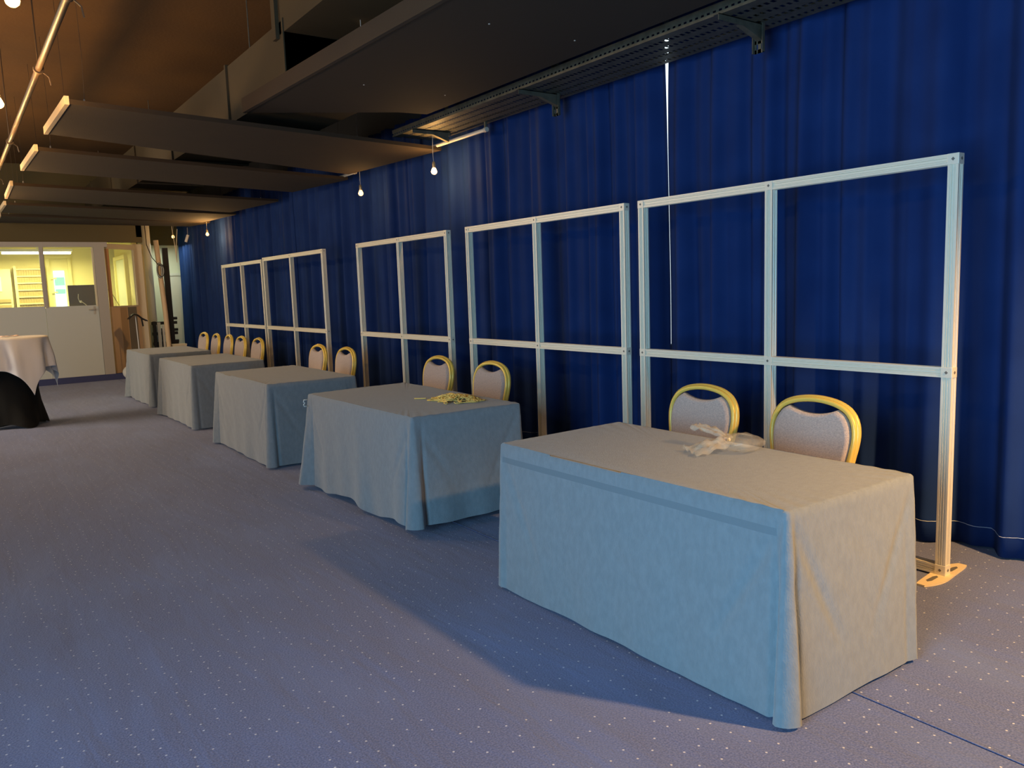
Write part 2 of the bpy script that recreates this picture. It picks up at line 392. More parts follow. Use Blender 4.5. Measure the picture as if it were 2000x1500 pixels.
# the same strings go on outside the frame
for x, y, p, nm in ((.38, 8.3, 170, 'floor left of the third table'), (.38, 10.4, 150, 'floor left of the fourth table'), (.38, 12.5, 120, 'tall round table'), (.36, 2.0, 25, 'floor left of the nearest table'), (3.62, -.45, 720, 'floor right of the viewer by the curtain')):
    bulb((x, y, 2.80 if x < 1 else 2.72), 4.0, 'amber bulb further along its string, above the ' + nm, 'amber bulbs outside the picture', power=p)
# small white spot and loose cables near the far end
loc = (4.15, 17.2, 2.72)
t = thing('spotlight', loc, 'small white spotlight hanging tilted by the far end of the curtain', 'spotlight')
MB().tube([(.03, 0, .22), (.025, 0, .05)], .004, 6).build('cord', CORD, t)
MB().tube([(.03, 0, .07), (-.02, 0, -.07)], .028, 12).build('housing', WHITE, t, smooth=True)

# ------------------------------------------------------------------ far partition and office
PY = 16.9
m = MB(); m.box(-6.2, 3.25, PY, PY + .12, 2.62, 4.0); m.box(3.15, 3.25, PY, 19.6, 2.72, 4.0); m.box(3.15, 5.0, 19.45, 19.6, 2.72, 4.0)
struct(m.build('trim_1', mat('olive_bulkhead', (.115, .088, .036), .9)))
TR = lambda nm, *b, mt=TRIM: struct(MB().box(*b).build(nm, mt))
# head rail, mullions, post
TR('trim_3', -6.2, 2.62, PY - .03, PY + .07, 2.53, 2.62)
TR('trim_4', 1.49, 1.55, PY - .03, PY + .07, 1.43, 2.53)
TR('trim_5', 2.38, 2.56, PY - .04, PY + .08, .11, 2.53)
TR('trim_6', -.6, -.54, PY - .03, PY + .07, .11, 2.53)
TR('baseboard_far', -6.2, 2.90, PY - .06, PY + .1, 0, .115, mt=mat('blue_carpeted_kick', (.055, .065, .16), .95))
struct(MB().box(-6.2, 1.50, PY - .01, PY + .04, .115, 1.43).build('wall_far', LAMIN))
d = struct(MB().box(1.504, 2.375, PY - .02, PY + .03, .115, 1.42).build('door_1', LAMIN))
MB().box(1.515, 1.56, PY - .021, PY + .03, 1.42, 2.52).build('stile', TRIM, d); MB().box(2.345, 2.375, PY - .021, PY + .03, 1.42, 2.52).build('stile', CREAM, d)
MB().box(1.56, 2.345, PY - .021, PY + .03, 1.405, 1.44).build('glazing_bead', LAMIN, d)
MB().box(1.56, 2.345, PY + .002, PY + .006, 1.44, 2.52).build('pane', GLASS, d)
h = MB().tube([(2.30, PY - .02, 1.36), (2.30, PY - .07, 1.36), (2.20, PY - .075, 1.36)], .011, 8).build('door_handle', CORD, d, smooth=True)
MB().box(2.285, 2.315, PY - .03, PY - .02, 1.27, 1.42).build('lock_plate', CORD, d)
wn = struct(MB().box(-.54, 1.49, PY - .015, PY + .045, 1.42, 1.455).build('window_2', LAMIN))
MB().box(-.54, 1.49, PY + .005, PY + .010, 1.455, 2.53).build('pane', GLASS, wn)
wn = struct(MB().box(-6.1, -.6, PY - .015, PY + .045, 1.42, 1.455).build('window_3', LAMIN))
MB().box(-6.1, -.6, PY + .005, PY + .010, 1.455, 2.53).build('pane', GLASS, wn)
# angled return of the partition, peach lower panel, glazed above
A = Vector((2.58, 16.97, 0)); B = Vector((3.17, 17.45, 0)); U = (B - A).normalized(); NR = Vector((U.y, -U.x, 0))
def apan(name, s0, s1, z0, z1, th, mt, off=0, kind=True, parent=None):
    p = [A + U*s0 + NR*off, A + U*s1 + NR*off, A + U*s1 + NR*(off + th), A + U*s0 + NR*(off + th)]
    o = MB().prism([(q.x, q.y, z0) for q in p], [(q.x, q.y, z1) for q in p]).build(name, mt, parent)
    return struct(o) if kind else o
LN = (B - A).length
wl = apan('wall_corner', 0, LN, .115, 1.40, .04, BIRCH)
apan('panel', .42, .66, .5, 1.38, .006, SMOKE, .04, False, wl); apan('panel', .22, .40, .12, 1.38, .004, mat('tan_laminate', (.60, .42, .22), .5), .04, False, wl)
w4 = apan('window_4', 0, LN, 2.50, 2.60, .05, CREAM); apan('stile', 0, .05, 1.40, 2.50, .05, mat('orange_wood', (.75, .42, .20), .5), 0, False, w4)
apan('stile', LN - .05, LN, 1.40, 2.50, .05, CREAM, 0, False, w4); apan('sill', .05, LN - .05, 1.38, 1.41, .05, CREAM, 0, False, w4); apan('pane', .05, LN - .05, 1.41, 2.50, .004, GLASS, .02, False, w4)
TR('baseboard_corner', 2.56, 3.22, 17.0, 17.55, 0, .1, mt=mat('blue_carpeted_kick_corner', (.055, .065, .16), .95))
TR('trim_7', 3.17, 3.33, 17.46, 17.60, 0, 2.62, mt=CREAM)
TR('trim_8', 3.33, 3.39, 17.62, 17.70, 0, 2.62, mt=mat('lemon_jamb', (.80, .74, .42), .5))
struct(MB().box(3.17, 3.27, 17.6, 19.6, 0, 2.72).build('wall_side', OFFW))
# office shell
struct(MB().box(-6.2, 3.27, 20.0, 20.1, 0, 2.8).build('wall_back', OFFW))
struct(MB().box(-6.2, 3.27, 17.0, 20.1, 2.70, 2.78).build('ceiling_office', mat('office_ceiling', (.80, .72, .34), .8)))
# end wall with a plain white door
struct(MB().box(3.27, 5.0, 19.5, 19.6, 0, 2.72).build('wall_end', mat('pale_end_wall', (.70, .74, .62), .6)))
d2 = struct(MB().box(4.16, 4.9, 19.46, 19.5, 0, 2.03).build('door_2', WHITE))
MB().box(4.10, 4.16, 19.44, 19.5, 0, 2.09).build('door_frame', WHITE, d2); MB().box(4.16, 4.9, 19.44, 19.5, 2.03, 2.09).build('door_frame', WHITE, d2)
light('office_lamp', 'AREA', (1.6, 18.9, 2.45), 62, (1.0, .93, .52), 1.8, .3, (0, 0, 0))
light('corridor_fill', 'AREA', (4.0, 18.6, 2.68), 12, (.92, 1.0, .78), .8, .8, (0, 0, 0))  # unseen fill light added to brighten the far corridor
# office contents
def fluor(loc, L, label):
    t = thing('ceiling_light', loc, label, 'ceiling light')
    MB().box(-.03, L + .03, -.05, .05, .03, .08).build('fitting', WHITE, t)
    for y in (-.03, .03): MB().tube([(0, y, 0), (L, y, 0)], .017, 10).build('tube', TUBEON, t, smooth=True)
    MB().box(L/2 - .01, L/2 + .01, -.01, .01, .08, 2.70 - loc[2]).build('stem', WHITE, t)
fluor((1.03, 19.0, 2.53), 1.22, 'brightly lit fluorescent tube light in the yellow office')
loc = (1.24, 19.72, 0)
t = thing('pigeonhole_cabinet', loc, 'yellow cabinet with rows of small pigeonholes, behind the office glass', 'cabinet')
MB().box(0, .55, .02, .28, 0, 2.27).build('body', OFFD, t)
for x in (-.0, .51): MB().box(x, x + .05, -.02, .02, 0, 2.30).build('side_frame', OFFW, t)
for i in range(9): MB().box(.05, .51, -.01, .02, 1.06 + i*.145, 1.085 + i*.145).build('shelf', OFFW, t)
for i in range(1, 10): MB().box(.05 + i*.046 - .004, .05 + i*.046 + .004, 0, .02, 1.06, 2.24).build('divider', OFFD, t)
loc = (.70, 19.93, 0)
t = thing('office_cupboard', loc, 'plain yellow cupboard at the far left of the office', 'cupboard')
MB().box(0, .48, -.28, .05, 0, 2.24).build('body', OFFW, t)
MB().box(.05, .44, -.30, -.28, 1.55, 1.62).build('rail', OFFD, t); MB().box(.05, .30, -.295, -.28, 1.78, 2.08).build('notice_sheet', LAMIN, t, label='pale notice sheet')
MB().box(.05, .44, -.30, -.28, 1.0, 1.50).build('door', OFFD, t)
w5 = struct(MB().box(1.86, 1.93, 19.93, 20.0, 0, 2.52).build('window_5', OFFW))
MB().box(2.28, 2.34, 19.93, 20.0, 0, 2.52).build('stile', OFFW, w5); MB().box(1.93, 2.28, 19.93, 20.0, 2.46, 2.52).build('head', OFFW, w5)
for z in (1.72, 2.02): MB().box(1.93, 2.04, 19.94, 20.0, z, z + .03).build('shelf_edge', OFFW, w5)
MB().box(1.99, 2.20, 19.955, 19.99, .9, 2.20).build('pane', DAY, w5)
MB().box(2.0, 2.19, 19.945, 19.955, 1.88, 2.06).build('pane', GREEN, w5, label='green view')
MB().box(2.0, 2.19, 19.945, 19.955, 1.70, 1.80).build('pane', GREEN, w5, label='green view')
loc = (2.38, 18.0, 0)
t = thing('office_counter', loc, 'tall counter behind the office glass, under the black screen', 'counter')
MB().box(-.4, .5, 0, .5, 0, 1.36).build('body', OFFD, t); MB().box(-.42, .52, -.02, .52, 1.36, 1.39).build('worktop', OFFW, t)
loc = (2.38, 18.2, 1.39)
t = thing('flat_screen', loc, 'large black screen standing behind the office door glass', 'screen')
MB().box(-.34, .36, 0, .04, .04, .46).build('screen', mat('glossy_black_screen', (.035, .035, .03), .2), t, bevel=.006)
MB().box(-.12, .12, -.06, .12, 0, .012).build('base', BLACK, t); MB().box(-.03, .03, .01, .03, .01, .1).build('neck', BLACK, t)
MB().tube([(.36, -.02, .38), (.44, -.05, .28), (.56, -.05, .02)], .006, 6).build('cable', BLACK, t)
loc = (2.20, 18.05, 1.39)
t = thing('desk_lamp', loc, 'small pale bent desk lamp in front of the black screen', 'lamp')
MB().tube([(.16, 0, .0), (.10, 0, .08), (.05, 0, .12)], .007, 6).build('arm', LAMIN, t); MB().lathe([(.012, .0), (.024, .02), (.018, .05)], (.03, 0, .10), 10).build('head', LAMIN, t)
MB().lathe([(.04, 0), (.04, .01)], (.16, 0, 0), 12).build('base', LAMIN, t); MB().tube([(-.0, 0, .28), (-.01, 0, .2), (.01, 0, .12)], .006, 6).build('stem', LAMIN, t)
d3 = struct(MB().box(3.10, 3.17, 18.1, 18.18, 0, 2.45).build('door_3', OFFW)); MB().box(3.10, 3.17, 19.3, 19.38, 0, 2.45).build('stile', OFFW, d3)
MB().box(3.10, 3.17, 18.18, 19.3, 2.37, 2.45).build('head', OFFW, d3); MB().box(3.14, 3.17, 18.18, 19.3, 0, 2.37).build('leaf', mat('greenish_leaf', (.62, .66, .42), .4), d3)

# white pillar, cardboard roll, black rack, things by the opening
loc = (3.52, 18.15, 0)
t = thing('pillar', loc, 'round white pillar between the office and the far doorway', 'pillar')
MB().lathe([(.14, 0), (.14, .06), (.125, .065), (.125, 3.2)], (0, 0, 0), 28).build('shaft', WHITE, t, smooth=True)
loc = (3.70, 17.75, 0)
t = thing('paper_roll', loc, 'tall peach-lit paper roll leaning against the white pillar', 'roll')
MB().tube([(.06, 0, 0), (.04, 0, 1.2), (-.02, .05, 2.72)], .05, 16).build('roll', mat('warm_paper', (.82, .62, .38), .7), t, smooth=True)
MB().tube([(.055, 0, 0.0), (.054, 0, .04)], .055, 16).build('end_band', BLACK, t)
loc = (3.68, 17.715, 2.1)
t = thing('cable_coil', loc, 'coil of dark cable hung on the peach paper roll', 'cable')
for k in range(4):
    MB().tube([(.05*math.cos(a)*(1 + .1*k) + .01*k, -.02 - .006*k, .16*math.sin(a)*(1 - .06*k)) for a in [2*PI*i/18 for i in range(18)]], .008, 6, True).build('loop', BLACK if k % 2 else LAMIN, t, smooth=True)
loc = (3.40, 17.4, 2.6)
t = thing('dark_cable', loc, 'thin dark cable sagging from the ceiling across the white pillar', 'cable')
MB().tube([(0, 0, 1.4), (.02, 0, .0), (.1, 0, -.25), (.22, .03, -.40), (.40, .1, -.44)], .008, 6).build('cable', BLACK, t, smooth=True)
loc = (3.86, 17.9, 0)
t = thing('black_rack', loc, 'tall black metal rack with side pegs, in front of the far doorway', 'rack')
MB().box(-.055, .055, -.03, .03, .0, 2.57).build('upright', BLACK, t)
MB().box(-.36, -.30, -.03, .03, 0, 1.05).build('upright', BLACK, t); MB().box(-.20, -.14, -.02, .02, 0, .9).build('upright', BLACK, t)
for z in (.98, .76, .55, .28): MB().box(-.38, .12, -.035, .035, z, z + .06).build('crossbar', BLACK, t)
for z in (.62, .86, 1.1): MB().tube([(.05, 0, z), (.13, 0, z)], .03, 10).build('peg', BLACK, t)
MB().box(-.30, .10, -.02, .02, .3, .62).build('lower_panel', BLACK, t)
loc = (3.60, 17.84, 0)
t = thing('white_board_stack', loc, 'two pale strips standing in the lower part of the black rack', 'boards')
MB().box(-.03, .03, -.05, -.02, 0, 1.03).build('board', LAMIN, t); MB().box(.06, .10, -.05, -.02, 0, .98).build('board', WHITE, t)
loc = (3.86, 17.3, 0)
t = thing('small_ledge', loc, 'small cream box standing beyond the furthest grey-covered table', 'box')
MB().box(-.12, .12, -.1, .1, .0, .56).build('body', CREAM, t)
MB().box(-.125, .125, -.105, .105, .56, .585).build('lid', CREAM, t)
loc = (3.0, 16.75, 0)
t = thing('lamp_stand', loc, 'thin white stand with a curved black top, in front of the peach panel', 'stand')
MB().lathe([(.13, 0), (.13, .015), (.02, .03)], (0, 0, 0), 16).build('base', BLACK, t)
MB().tube([(0, 0, .02), (-.02, 0, 1.2)], .010, 8).build('pole', WHITE, t)
MB().grid([[(-.16 + .34*i/8, -.08 + .16*j/4, 1.15 + .09*math.sin(PI*min(1, i/6)) - .05*max(0, i - 6)/2 + .02*math.cos((j - 2)*.8)) for j in range(5)] for i in range(9)]).build('shade', BLACK, t, smooth='all')
t.children[-1].modifiers.new('s', 'SOLIDIFY').thickness = .012
MB().tube([(.08, 0, 1.18), (.10, 0, 1.0)], .014, 6).build('grip', BLACK, t)
loc = (2.78, 16.62, 0)
t = thing('carrier_bag', loc, 'small white bag with a red patch on the floor beside the peach panel', 'bag')
m = MB(); rows = []
for i in range(9):
    a = PI*i/8 - PI/2; rows.append([((.13 + .02*math.sin(3*b))*math.cos(a)*math.cos(b), .10*math.cos(a)*math.sin(b), .13 + .13*math.sin(a) + .01*math.sin(5*b)) for b in [2*PI*j/14 for j in range(14)]])
m.grid(rows, False, True).build('bag', WHITE, t, smooth='all')
MB().lathe([(.02, 0), (.05, .01), (.045, .03), (.01, .035)], (.01, .15, -.13), 12, 'y').build('red_patch', RED, t)
t.children[-1].location = (.04, -.26, .0)
# hanging pale cables by the far doorway
loc = (3.98, 17.5, 2.6)
t = thing('hanging_straps', loc, 'two thin white straps hanging in a V above the far doorway', 'strap')
MB().tube([(-.03, 0, 1.4), (-.03, 0, .33), (.0, 0, .0), (.02, 0, -.35)], .008, 6).build('strap', CREAM, t); MB().tube([(.07, 0, .33), (.03, 0, .0), (.01, 0, -.30)], .008, 6).build('strap', CREAM, t)

# ------------------------------------------------------------------ metal frames (modular exhibition profile)
FX = 3.965; ZM = 1.034; ZT = 2.05; PW = .025
def profile(n_axis, c, a, b, groove=.006):
    """grooved square extrusion: c = centre in the other two axes, from a to b along n_axis"""
    h, g, d = PW, .006, groove
    pts = []
    for k in range(4):
        an = PI/2*k; ca, sa = math.cos(an), math.sin(an)
        for u, v in ((h, -h), (h, -h + .010), (h - d*.6, -h + .012), (h - d*.6, -g - .003), (h, -g - .001), (h, -g), (h - d, -g + .001), (h - d, g - .001), (h, g), (h, g + .001), (h - d*.6, g + .003), (h - d*.6, h - .012), (h, h - .010)):
            pts.append((u*ca - v*sa, u*sa + v*ca))
    def P(u, v, t):
        return (c[0] + u, c[1] + v, t) if n_axis == 2 else ((c[0] + u, t, c[1] + v) if n_axis == 1 else (t, c[0] + u, c[1] + v))
    return [P(u, v, a) for u, v in pts], [P(u, v, b) for u, v in pts]
def frame(ys, label, dx=0, zt=ZT):
    x = FX + dx; loc = (x, sum(ys)/len(ys), 0); off = neg(loc)
    t = thing('display_frame', loc, label, 'metal frame', 'empty metal display frames in front of the curtain')
    zs = (.035, ZM, zt)
    for y in ys:
        for a, b in ((zs[0] + PW, zs[1] - PW), (zs[1] + PW, zs[2] - PW)):
            MB(off).prism(*profile(2, (x, y), a, b)).build('post', ALU, t)
        for z in zs:
            cn = MB(off).box(x - PW - .002, x + PW, y - PW - .002, y + PW + .002, z - PW - .001, z + PW + .001).build('connector', ALU, t, bevel=.002)
            s_ = .0085
            MB(off).prism([(x - PW - .0035, y, z - s_), (x - PW - .0035, y + s_, z), (x - PW - .0035, y, z + s_), (x - PW - .0035, y - s_, z)],
                          [(x - PW, y, z - s_), (x - PW, y + s_, z), (x - PW, y, z + s_), (x - PW, y - s_, z)]).build('screw', ALU_DARK, cn)
            if y == ys[0]:
                MB(off).prism([(x, y - PW - .0035, z - s_), (x + s_, y - PW - .0035, z), (x, y - PW - .0035, z + s_), (x - s_, y - PW - .0035, z)],
                              [(x, y - PW, z - s_), (x + s_, y - PW, z), (x, y - PW, z + s_), (x - s_, y - PW, z)]).build('screw', ALU_DARK, cn)
    for y0_, y1_ in zip(ys[:-1], ys[1:]):
        for z in zs:
            MB(off).prism(*profile(1, (x, z), y0_ + PW, y1_ - PW)).build('rail', ALU, t)
    for y in ((ys[0],) if abs(ys[-1] - 11.93) < .01 else (ys[0], ys[-1])):   # flat wavy foot under each end post, two slots either side
        out = []
        for i in range(25):
            u = -1 + 2*i/24; out.append((.215*u, .020 + .030*(1 - abs(u)**3) + .010*math.sin(u*3)))
        bot = [(a, b) for a, b in out]; lo = [(a, -b + .02*math.sin(a*14)) for a, b in out[::-1]]
        hole = lambda cx: [(cx - .055, -.004), (cx - .03, -.014), (cx + .04, -.010), (cx + .055, .004), (cx + .03, .012), (cx - .04, .010)]
        me = MB(off); ring = bot + lo
        me.prism([(x + a, y + b, .001) for a, b in ring], [(x + a, y + b, .010) for a, b in ring]); ft = me.build('foot_plate', WARMLIT_PLATE, t)
        for cx in (-.10, .10):
            q = hole(cx); MB(off).prism([(x + a, y + b, .0095) for a, b in q], [(x + a, y + b, .0106) for a, b in q]).build('slot', ALU_DARK, ft)
    return t
frame([1.910, 2.945, 3.985], 'nearest empty two-bay metal frame, behind the grey table with the plastic bag')
frame([4.172, 5.195, 6.215], 'second empty metal frame from the viewer, right behind the table with yellow tangle')
frame([6.602, 7.585, 8.592], 'third empty metal frame, standing alone in the middle of the curtain')
frame([9.655, 10.80, 11.93], 'fourth empty metal frame from the viewer, joined to the furthest one on its left')
frame([12.035, 13.055, 14.105], 'furthest empty metal frame, warmer toned, joined to its right neighbour', zt=2.03)

# ------------------------------------------------------------------ covered tables
def covered_table(Q, label, seed, corner, wave=.0, lift=.02, wl=.33, side=.0):
    """Q: four corners A (far left) B (far right) C (near right) D (near left) of the top"""
    A_, B_, C_, D_ = [Vector((*q, 0)) for q in Q]; cen = (A_ + B_ + C_ + D_)/4; loc = (cen.x, cen.y, 0); off = neg(loc)
    t = thing('covered_table', loc, label, 'table', 'grey-covered tables in a row')
    order = [D_, A_, B_, C_]; rc = .014; pts = []
    for i in range(4):
        P0, P1 = order[i], order[(i+1) % 4]; d = (P1 - P0); L = d.length; d.normalize(); nrm = Vector((-d.y, d.x, 0))
        if nrm.dot(P0 - cen) < 0: nrm = -nrm
        n = int(L/.009)
        for k in range(n + 1):
            s_ = rc + (L - 2*rc)*k/n; p = P0 + d*s_
            pts.append((p, nrm, i, s_, L))
        P2 = order[(i+2) % 4]; d2 = (P2 - P1).normalized(); nrm2 = Vector((-d2.y, d2.x, 0))
        if nrm2.dot(P1 - cen) < 0: nrm2 = -nrm2
        cc = P1 - d*rc + d2*rc
        for k in range(1, 6):
            u = k/6; nn = (nrm*(1-u) + nrm2*u).normalized(); pts.append((cc + nn*rc, nn, i, L - rc + .001*k, L))
    # corner amplitude at the corner between side i and i+1 -> corners A, B, C, D
    H = .75; rows = []
    top = [0, .35, .6, .8, .9, .95, .98, .993]
    for f_ in top:
        rows.append([(cen.x + (p.x - cen.x)*f_, cen.y + (p.y - cen.y)*f_, H + .0035*noise.noise(Vector((p.x*f_*3, p.y*f_*3, seed)))
                      + (.0022*math.sin(s_*70 + seed)*max(0, 1 - min(s_, L - s_)/.35) if f_ > .7 else 0)*(f_ - .7)*3) for p, n_, i, s_, L in pts])
    rows.append([(p.x - n_.x*.003, p.y - n_.y*.003, H - .001) for p, n_, i, s_, L in pts])
    rows.append([(p.x + n_.x*.004, p.y + n_.y*.004, H - .008) for p, n_, i, s_, L in pts])
    NL = 26
    for l in range(1, NL + 1):
        tt = l/NL; row = []
        for p, n_, i, s_, L in pts:
            o_ = .006 + .022*tt
            ca = corner[i] if s_ > L/2 else corner[i-1]      # amplitude of the closest corner
            ds = min(s_, L - s_)
            o_ += ca[0]*tt*math.exp(-(ds/ca[1])**2)
            o_ -= ca[2]*min(1, tt*1.6)*math.exp(-((ds - ca[1]*1.7)/.011)**2)
            gv = (i*7.1 + seed)
            nz = noise.noise(Vector((s_/wl + gv, tt*.35, gv)))
            o_ += wave*(tt**1.4)*(nz*1.6 + .5*math.sin(2*PI*s_/wl + gv + 1.0*tt))
            o_ += .0035*noise.noise(Vector((s_*9 + tt*5, tt*7, gv)))*min(1, tt*4)
            # diagonal drag lines falling from the corners
            o_ -= .011*side*math.exp(-((ds - .55*tt*.75)/.022)**2)*math.sin(PI*min(1, tt*1.3))
            z = H - .008 - (H - .008 - lift)*tt
            if l > NL - 6:
                z += (lift*.9*noise.noise(Vector((s_*2.5 + gv, 0, gv))))*(l - NL + 6)/6
            row.append((p.x + n_.x*o_, p.y + n_.y*o_, max(.004, z)))
        rows.append(row)
    cl = MB(off).grid(rows, False, True).build('fitted_cover', CLOTH, t, smooth='all')
    if seed == 1.3:   # darker band below the front edge
        cl.data.materials.append(mat('darker_velour_band', (.180, .212, .232), .9, bump=.2, bscale=170, spec=.2))
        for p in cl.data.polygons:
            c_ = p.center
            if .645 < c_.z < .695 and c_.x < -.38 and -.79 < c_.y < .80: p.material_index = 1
    lx0, lx1 = min(q[0] for q in Q) + .06, max(q[0] for q in Q) - .06; ly0, ly1 = min(q[1] for q in Q) + .12, max(q[1] for q in Q) - .1
    MB(off).slab([(lx0 - .02, ly0), (lx1, ly0), (lx1, ly1), (lx0 - .02, ly1)], .705, .735).build('tabletop', LAMIN, t)
    for a in (lx0 + .04, lx1 - .06):
        for b in (ly0 + .08, ly1 - .08): MB(off).tube([(a, b, 0), (a, b, .705)], .014, 8).build('leg', STEEL, t)
    return t
N0 = (.012, .03, .0)
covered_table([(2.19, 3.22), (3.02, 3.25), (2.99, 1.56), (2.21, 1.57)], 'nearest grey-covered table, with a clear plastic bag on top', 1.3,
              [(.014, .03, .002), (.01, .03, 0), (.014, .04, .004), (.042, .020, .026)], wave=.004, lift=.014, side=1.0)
covered_table([(2.23, 5.91), (3.10, 5.97), (3.06, 4.25), (2.25, 4.26)], 'second grey-covered table, with a yellow tangle on top', 4.1,
              [(.07, .05, .016), (.01, .03, 0), (.012, .04, 0), (.055, .035, .02)], wave=.018, lift=.045, wl=.30, side=.6)
covered_table([(2.215, 8.45), (3.055, 8.46), (3.045, 6.83), (2.215, 6.83)], 'third grey-covered table from the viewer, in the middle of the row', 7.7,
              [(.05, .05, .012), N0, (.03, .05, .01), (.03, .03, .016)], wave=.010, lift=.02, side=.8)
covered_table([(2.22, 11.13), (3.06, 11.12), (3.06, 9.50), (2.225, 9.50)], 'fourth grey-covered table, last but one in the row', 9.2,
              [(.06, .05, .016), N0, (.03, .05, .01), (.03, .03, .014)], wave=.012, lift=.02, side=.8)
covered_table([(2.25, 13.60), (3.10, 13.59), (3.09, 11.96), (2.26, 11.98)], 'furthest grey-covered table, warm brown toned, nearest the office', 12.9,
              [(.06, .05, .016), N0, (.03, .05, .01), (.03, .03, .014)], wave=.013, lift=.02, side=.8)

# ------------------------------------------------------------------ banquet chairs (facing the tables, towards -x)
def back_path():
    P_ = [(-.188, .40), (-.197, .52), (-.212, .62), (-.226, .70), (-.228, .76), (-.214, .815), (-.18, .86), (-.125, .888), (-.06, .902), (0, .906)]
    return P_ + [(-a, b) for a, b in P_[:-1][::-1]]
def smooth_path(P_, k=3):
    out = []
    n = len(P_)
    for i in range(n - 1):
        p0, p1, p2, p3 = P_[max(i-1, 0)], P_[i], P_[i+1], P_[min(i+2, n-1)]
        for j in range(k):
            t = j/k; out.append(tuple(.5*((2*b) + (-a + c)*t + (2*a - 5*b + 4*c - d)*t*t + (-a + 3*b - 3*c + d)*t**3) for a, b, c, d in zip(p0, p1, p2, p3)))
    out.append(P_[-1]); return out
def make_chair():
    t = thing('banquet_chair', (0, 0, 0), 'chair', 'chair', 'gold-framed banquet chairs behind the tables')
    rx = lambda z: .19 + (z - .40)*.14      # recline of the back
    bp = smooth_path(back_path())
    m = MB()
    m.tube([(rx(z), y, z) for y, z in bp], .0135, 8)
    m.tube([(rx(z) + .019, y*1.035, z + .006*(z > .5)) for y, z in bp], .015, 8)
    m.build('back_frame', GOLD, t, smooth='all')
    # padded back: inside the arch, dipped top edge leaves the grip hole
    ol = [(y*.93, z - .012) for y, z in bp if z < .862 and z > .50]
    left = [p for p in ol if p[0] < 0]; right = [p for p in ol if p[0] > 0]
    topc = [(-.135 + .27*i/12, .866 - .030*(1 - ((i - 6)/6)**2)**1.0) for i in range(13)]
    outl = [(-.172, .50)] + left + topc + right + [(.172, .50)]
    cy, cz = 0, .68
    def ring(sc, dx): return [(rx(cz + (z - cz)*sc) + dx, cy + (y - cy)*sc, cz + (z - cz)*sc) for y, z in outl]
    rws = [ring(.01, -.026), ring(.5, -.026), ring(.895, -.026), ring(.91, -.026), ring(.97, -.020), ring(1.0, -.004), ring(1.0, .014), ring(.95, .020), ring(.5, .022), ring(.01, .022)]
    pm = MB().grid(rws, False, True); nn = len(outl); pm.f.append(list(range(nn))); pm.f.append([9*nn + i for i in range(nn)])
    pm.build('back_pad', PAD, t, smooth='all')
    # seat
    def sring(sc, z):
        n = 32; o = []
        for k in range(n):
            a = 2*PI*k/n; c, s_ = math.cos(a), math.sin(a)
            u = math.copysign(abs(c)**.35, c); v = math.copysign(abs(s_)**.35, s_)
            o.append((u*.188*sc + .010, v*(.205 - .012*u)*sc, z))
        return o
    MB().grid([sring(.01, .485), sring(.6, .484), sring(.9, .474), sring(1, .455), sring(1, .43), sring(.97, .42), sring(.01, .42)], False, True).build('seat', PAD, t, smooth='all')
    m = MB(); m.tube([(.19, -.185, .415), (-.16, -.185, .415), (-.16, .185, .415), (.19, .185, .415)], .011, 8, True); m.build('seat_frame', GOLD, t, smooth='all')
    for s_ in (-1, 1):
        MB().tube([(-.155, s_*.185, .42), (-.165, s_*.19, .2), (-.175, s_*.20, .0)], .011, 8).build('leg', GOLD, t, smooth=True)
        MB().tube([(.19, s_*.187, .42), (.215, s_*.19, .2), (.255, s_*.20, .0)], .011, 8).build('leg', GOLD, t, smooth=True)
    return t
chair0 = make_chair(); first = True
CH = [(3.265, 3.07, .02, 'left one of the two gold-framed chairs at the nearest table'),
      (3.265, 2.345, .03, 'gold-framed chair nearest the viewer, right of the plastic bag'),
      (3.33, 6.22, .02, 'left chair at the table with the yellow tangle'),
      (3.33, 5.36, .02, 'right chair at the table with the yellow tangle'),
      (3.29, 8.98, 0, 'left gold-framed chair at the third table'),
      (3.29, 8.18, 0, 'right gold-framed chair at the third table'),
      (3.32, 12.1, 0, 'left of the two chairs behind the fourth table'),
      (3.32, 11.3, 0, 'right of the two chairs behind the fourth table'),
      (3.33, 14.25, .03, 'furthest gold-framed chair, leftmost of the whole row'),
      (3.33, 13.5, -.04, 'second chair from the left, at the furthest table, partly hidden'),
      (3.35, 12.85, -.05, 'third chair from the left, overlapping the one beside it at the furthest table')]
for x, y, rz, lb in CH:
    c = chair0 if first else copy_tree(chair0); first = False
    c.location = (x, y, 0); c.rotation_euler.z = rz; c['label'] = lb

